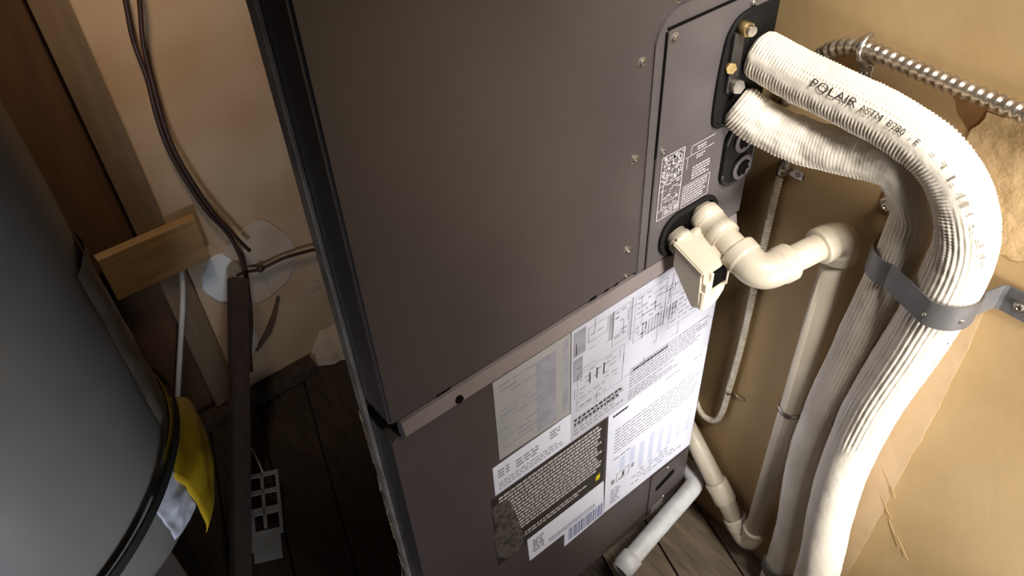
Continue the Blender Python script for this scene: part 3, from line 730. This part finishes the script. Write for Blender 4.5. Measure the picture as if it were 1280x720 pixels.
def film(name, p0, p1, z0, z1, m, seed, bulge):
    v, f = [], []; nu, nv = 16, 26
    for i in range(nv + 1):
        t = i / nv; z = z0 + (z1 - z0) * t
        for j in range(nu + 1):
            u = j / nu; ph = math.radians(p0 + (p1 - p0) * u)
            wv = math.sin(PI * min(1, max(0, t))) ** .6
            r = .2190 + bulge * wv * (.35 + .65 * u) + .006 * noise.noise((u * 3.5 + seed, t * 5, seed)) * wv
            r = .2190 + (r - .2190) * (1 - sm(.350, .380, z))
            zz = z + .012 * noise.noise((u * 2, seed, t * 2)) - .02 * u * (1 - t)
            v.append(tank_pt(ph, r, zz))
    for i in range(nv):
        for j in range(nu): q = i * (nu + 1) + j; f.append((q, q + 1, q + nu + 2, q + nu + 1))
    o = mesh(name, v, f, m, smooth=True); adopt(o, yw)
    md = o.modifiers.new('thickness', 'SOLIDIFY'); md.thickness = .0012
    return o
film('yellow_film', -38, 6, .238, .420, 'yellowwrap', 2.2, .026)
film('white_film', -52, -36, .312, .400, 'whitewrap', 6.1, .006)

# ------------------------------------------------------------------ loose wires and odds and ends on the left
def off(p, y=.768): k = (.79 - y); return (p[0] - .22 * k, y, p[1] + .68 * k)
WA_ = [(.080, .86), (.076, .807), (.0655, .745), (.0640, .684), (.0560, .615), (.055, .556), (.063, .49), (.076, .424), (.098, .355), (.104, .29), (.098, .235), (.080, .144), (.055, .068), (.045, .02)]
WB_ = [(.100, .86), (.094, .801), (.076, .735), (.0690, .684), (.0620, .615), (.061, .556), (.069, .49), (.082, .424), (.097, .375), (.114, .325), (.122, .305)]
wr = thing('hanging_wire', (.05, .768, .02), 'brown wire hanging down the plaster and continuing past the stick', 'wire')
sweep('strand', [off(p) for p in WA_], .0040, 'wire', wr, 10, .006)
wr2 = thing('hanging_wire', (.12, .768, .30), 'brown wire twisted alongside, ending short on the white plaster', 'wire')
sweep('strand', [off((x + .0015, z), .760) for x, z in WB_], .0037, 'wire', wr2, 10, .006)
wr3 = thing('wall_cable', (.13, .78, .25), 'thin dark cable with a knot crossing the plaster to cabinet', 'cable')
sweep('strand', [off(p, .776) for p in ((.085, .264), (.105, .261), (.132, .253), (.18, .252), (.225, .243), (.268, .232), (.33, .222), (.45, .214), (.552, .21))], .0034, 'wire', wr3, 10, .005)
q = off((.132, .253), .776)
rod('knot', (q[0] - .007, q[1], q[2] + .001), (q[0] + .007, q[1], q[2] - .001), .007, 'wire', wr3, 12, [(0, .003), (.003, .0065), (.007, .0075), (.011, .0065), (.014, .003)])
# leaning stick
Aa, Bb = Vector((.078, .755, .283)), Vector((-.178, .405, -.058))
bm = bmesh.new(); d_ = (Bb - Aa); L = d_.length; d_.normalize(); u_ = d_.cross(Vector((0, 1, 0))).normalized(); w_ = d_.cross(u_)
for s_, k in ((0, 1), (L, 1.0)):
    for a_, b_ in ((-1, -1), (1, -1), (1, 1), (-1, 1)): bm.verts.new(Aa + d_ * s_ + u_ * .0175 * a_ * k + w_ * .010 * b_)
bm.verts.ensure_lookup_table(); vv = bm.verts
for q in ((0, 3, 2, 1), (4, 5, 6, 7), (0, 1, 5, 4), (1, 2, 6, 5), (2, 3, 7, 6), (3, 0, 4, 7)): bm.faces.new([vv[i] for i in q])
bmesh.ops.bevel(bm, geom=bm.edges[:], offset=.002, segments=2, affect='EDGES')
tag(from_bm('leaning_stick', bm, 'stick'), 'dark wooden stick leaning against the patched plaster wall', 'stick')
wt = tag(sweep('thin_tube', [(-.004, .775, .345), (-.020, .773, .29), (-.055, .772, .20), (-.095, .770, .10), (-.128, .768, .015), (-.142, .766, FZ + .043)], .0052, 'whitetube', None, 12, .006), 'thin pale tube running down from the pine block behind tank', 'tube')
# white plastic plate with rectangular holes
pl = thing('plastic_grid', (-.09, .47, FZ), 'small white plastic plate with rectangular holes on dark floor', 'plate')
W_, H_ = .062, .165
def cellbars():
    out = []; xs = [0, .006, .028, .034, .056, .062]; zs = [0, .038, .058, .070, .090, .102, .126, .138, .158, .165]
    out += [(0, .006, .020, H_), (.056, .062, .045, H_), (.028, .034, .058, H_)]
    out += [(.006, .056, .0, .055), (.006, .056, .085, .098), (.006, .056, .124, .132), (.006, .056, .158, .165), (0.006, .012, .055, .085)]
    return out
org = Vector((-.112, .400, FZ + .004)); ex = (Vector((-.039, .497, FZ)) - Vector((-.073, .558, FZ))).normalized(); ex = Vector((.62, -.40, .30)).normalized(); ey = Vector((.20, .92, .22)).normalized(); ez = ex.cross(ey).normalized()
ex = Vector((.83, -.40, .0)).normalized(); ey = Vector((.42, .88, .30)).normalized(); ez = ex.cross(ey)
org = Vector((-.147, .425, FZ + .006))
bm = bmesh.new()
for x0, x1, y0, y1 in cellbars():
    vs_ = [bm.verts.new(org + ex * x + ey * y + ez * z) for x in (x0, x1) for y in (y0, y1) for z in (0, .005)]
    for q in ((0, 1, 3, 2), (4, 6, 7, 5), (0, 4, 5, 1), (2, 3, 7, 6), (0, 2, 6, 4), (1, 5, 7, 3)): bm.faces.new([vs_[i] for i in q])
adopt(from_bm('grid', bm, 'whiteplastic'), pl)
tp = org + ex * .034 + ey * H_
tag(sweep('white_string', [tp + ez * .006, tp + Vector((.004, .03, .012)), tp + Vector((.006, .06, .010)), tp + Vector((.003, .10, .002)), tp + Vector((-.004, .13, FZ + .003 - tp.z))], .0014, 'whitetube', None, 8, .005), 'thin white string curling up from the plastic plate', 'string')
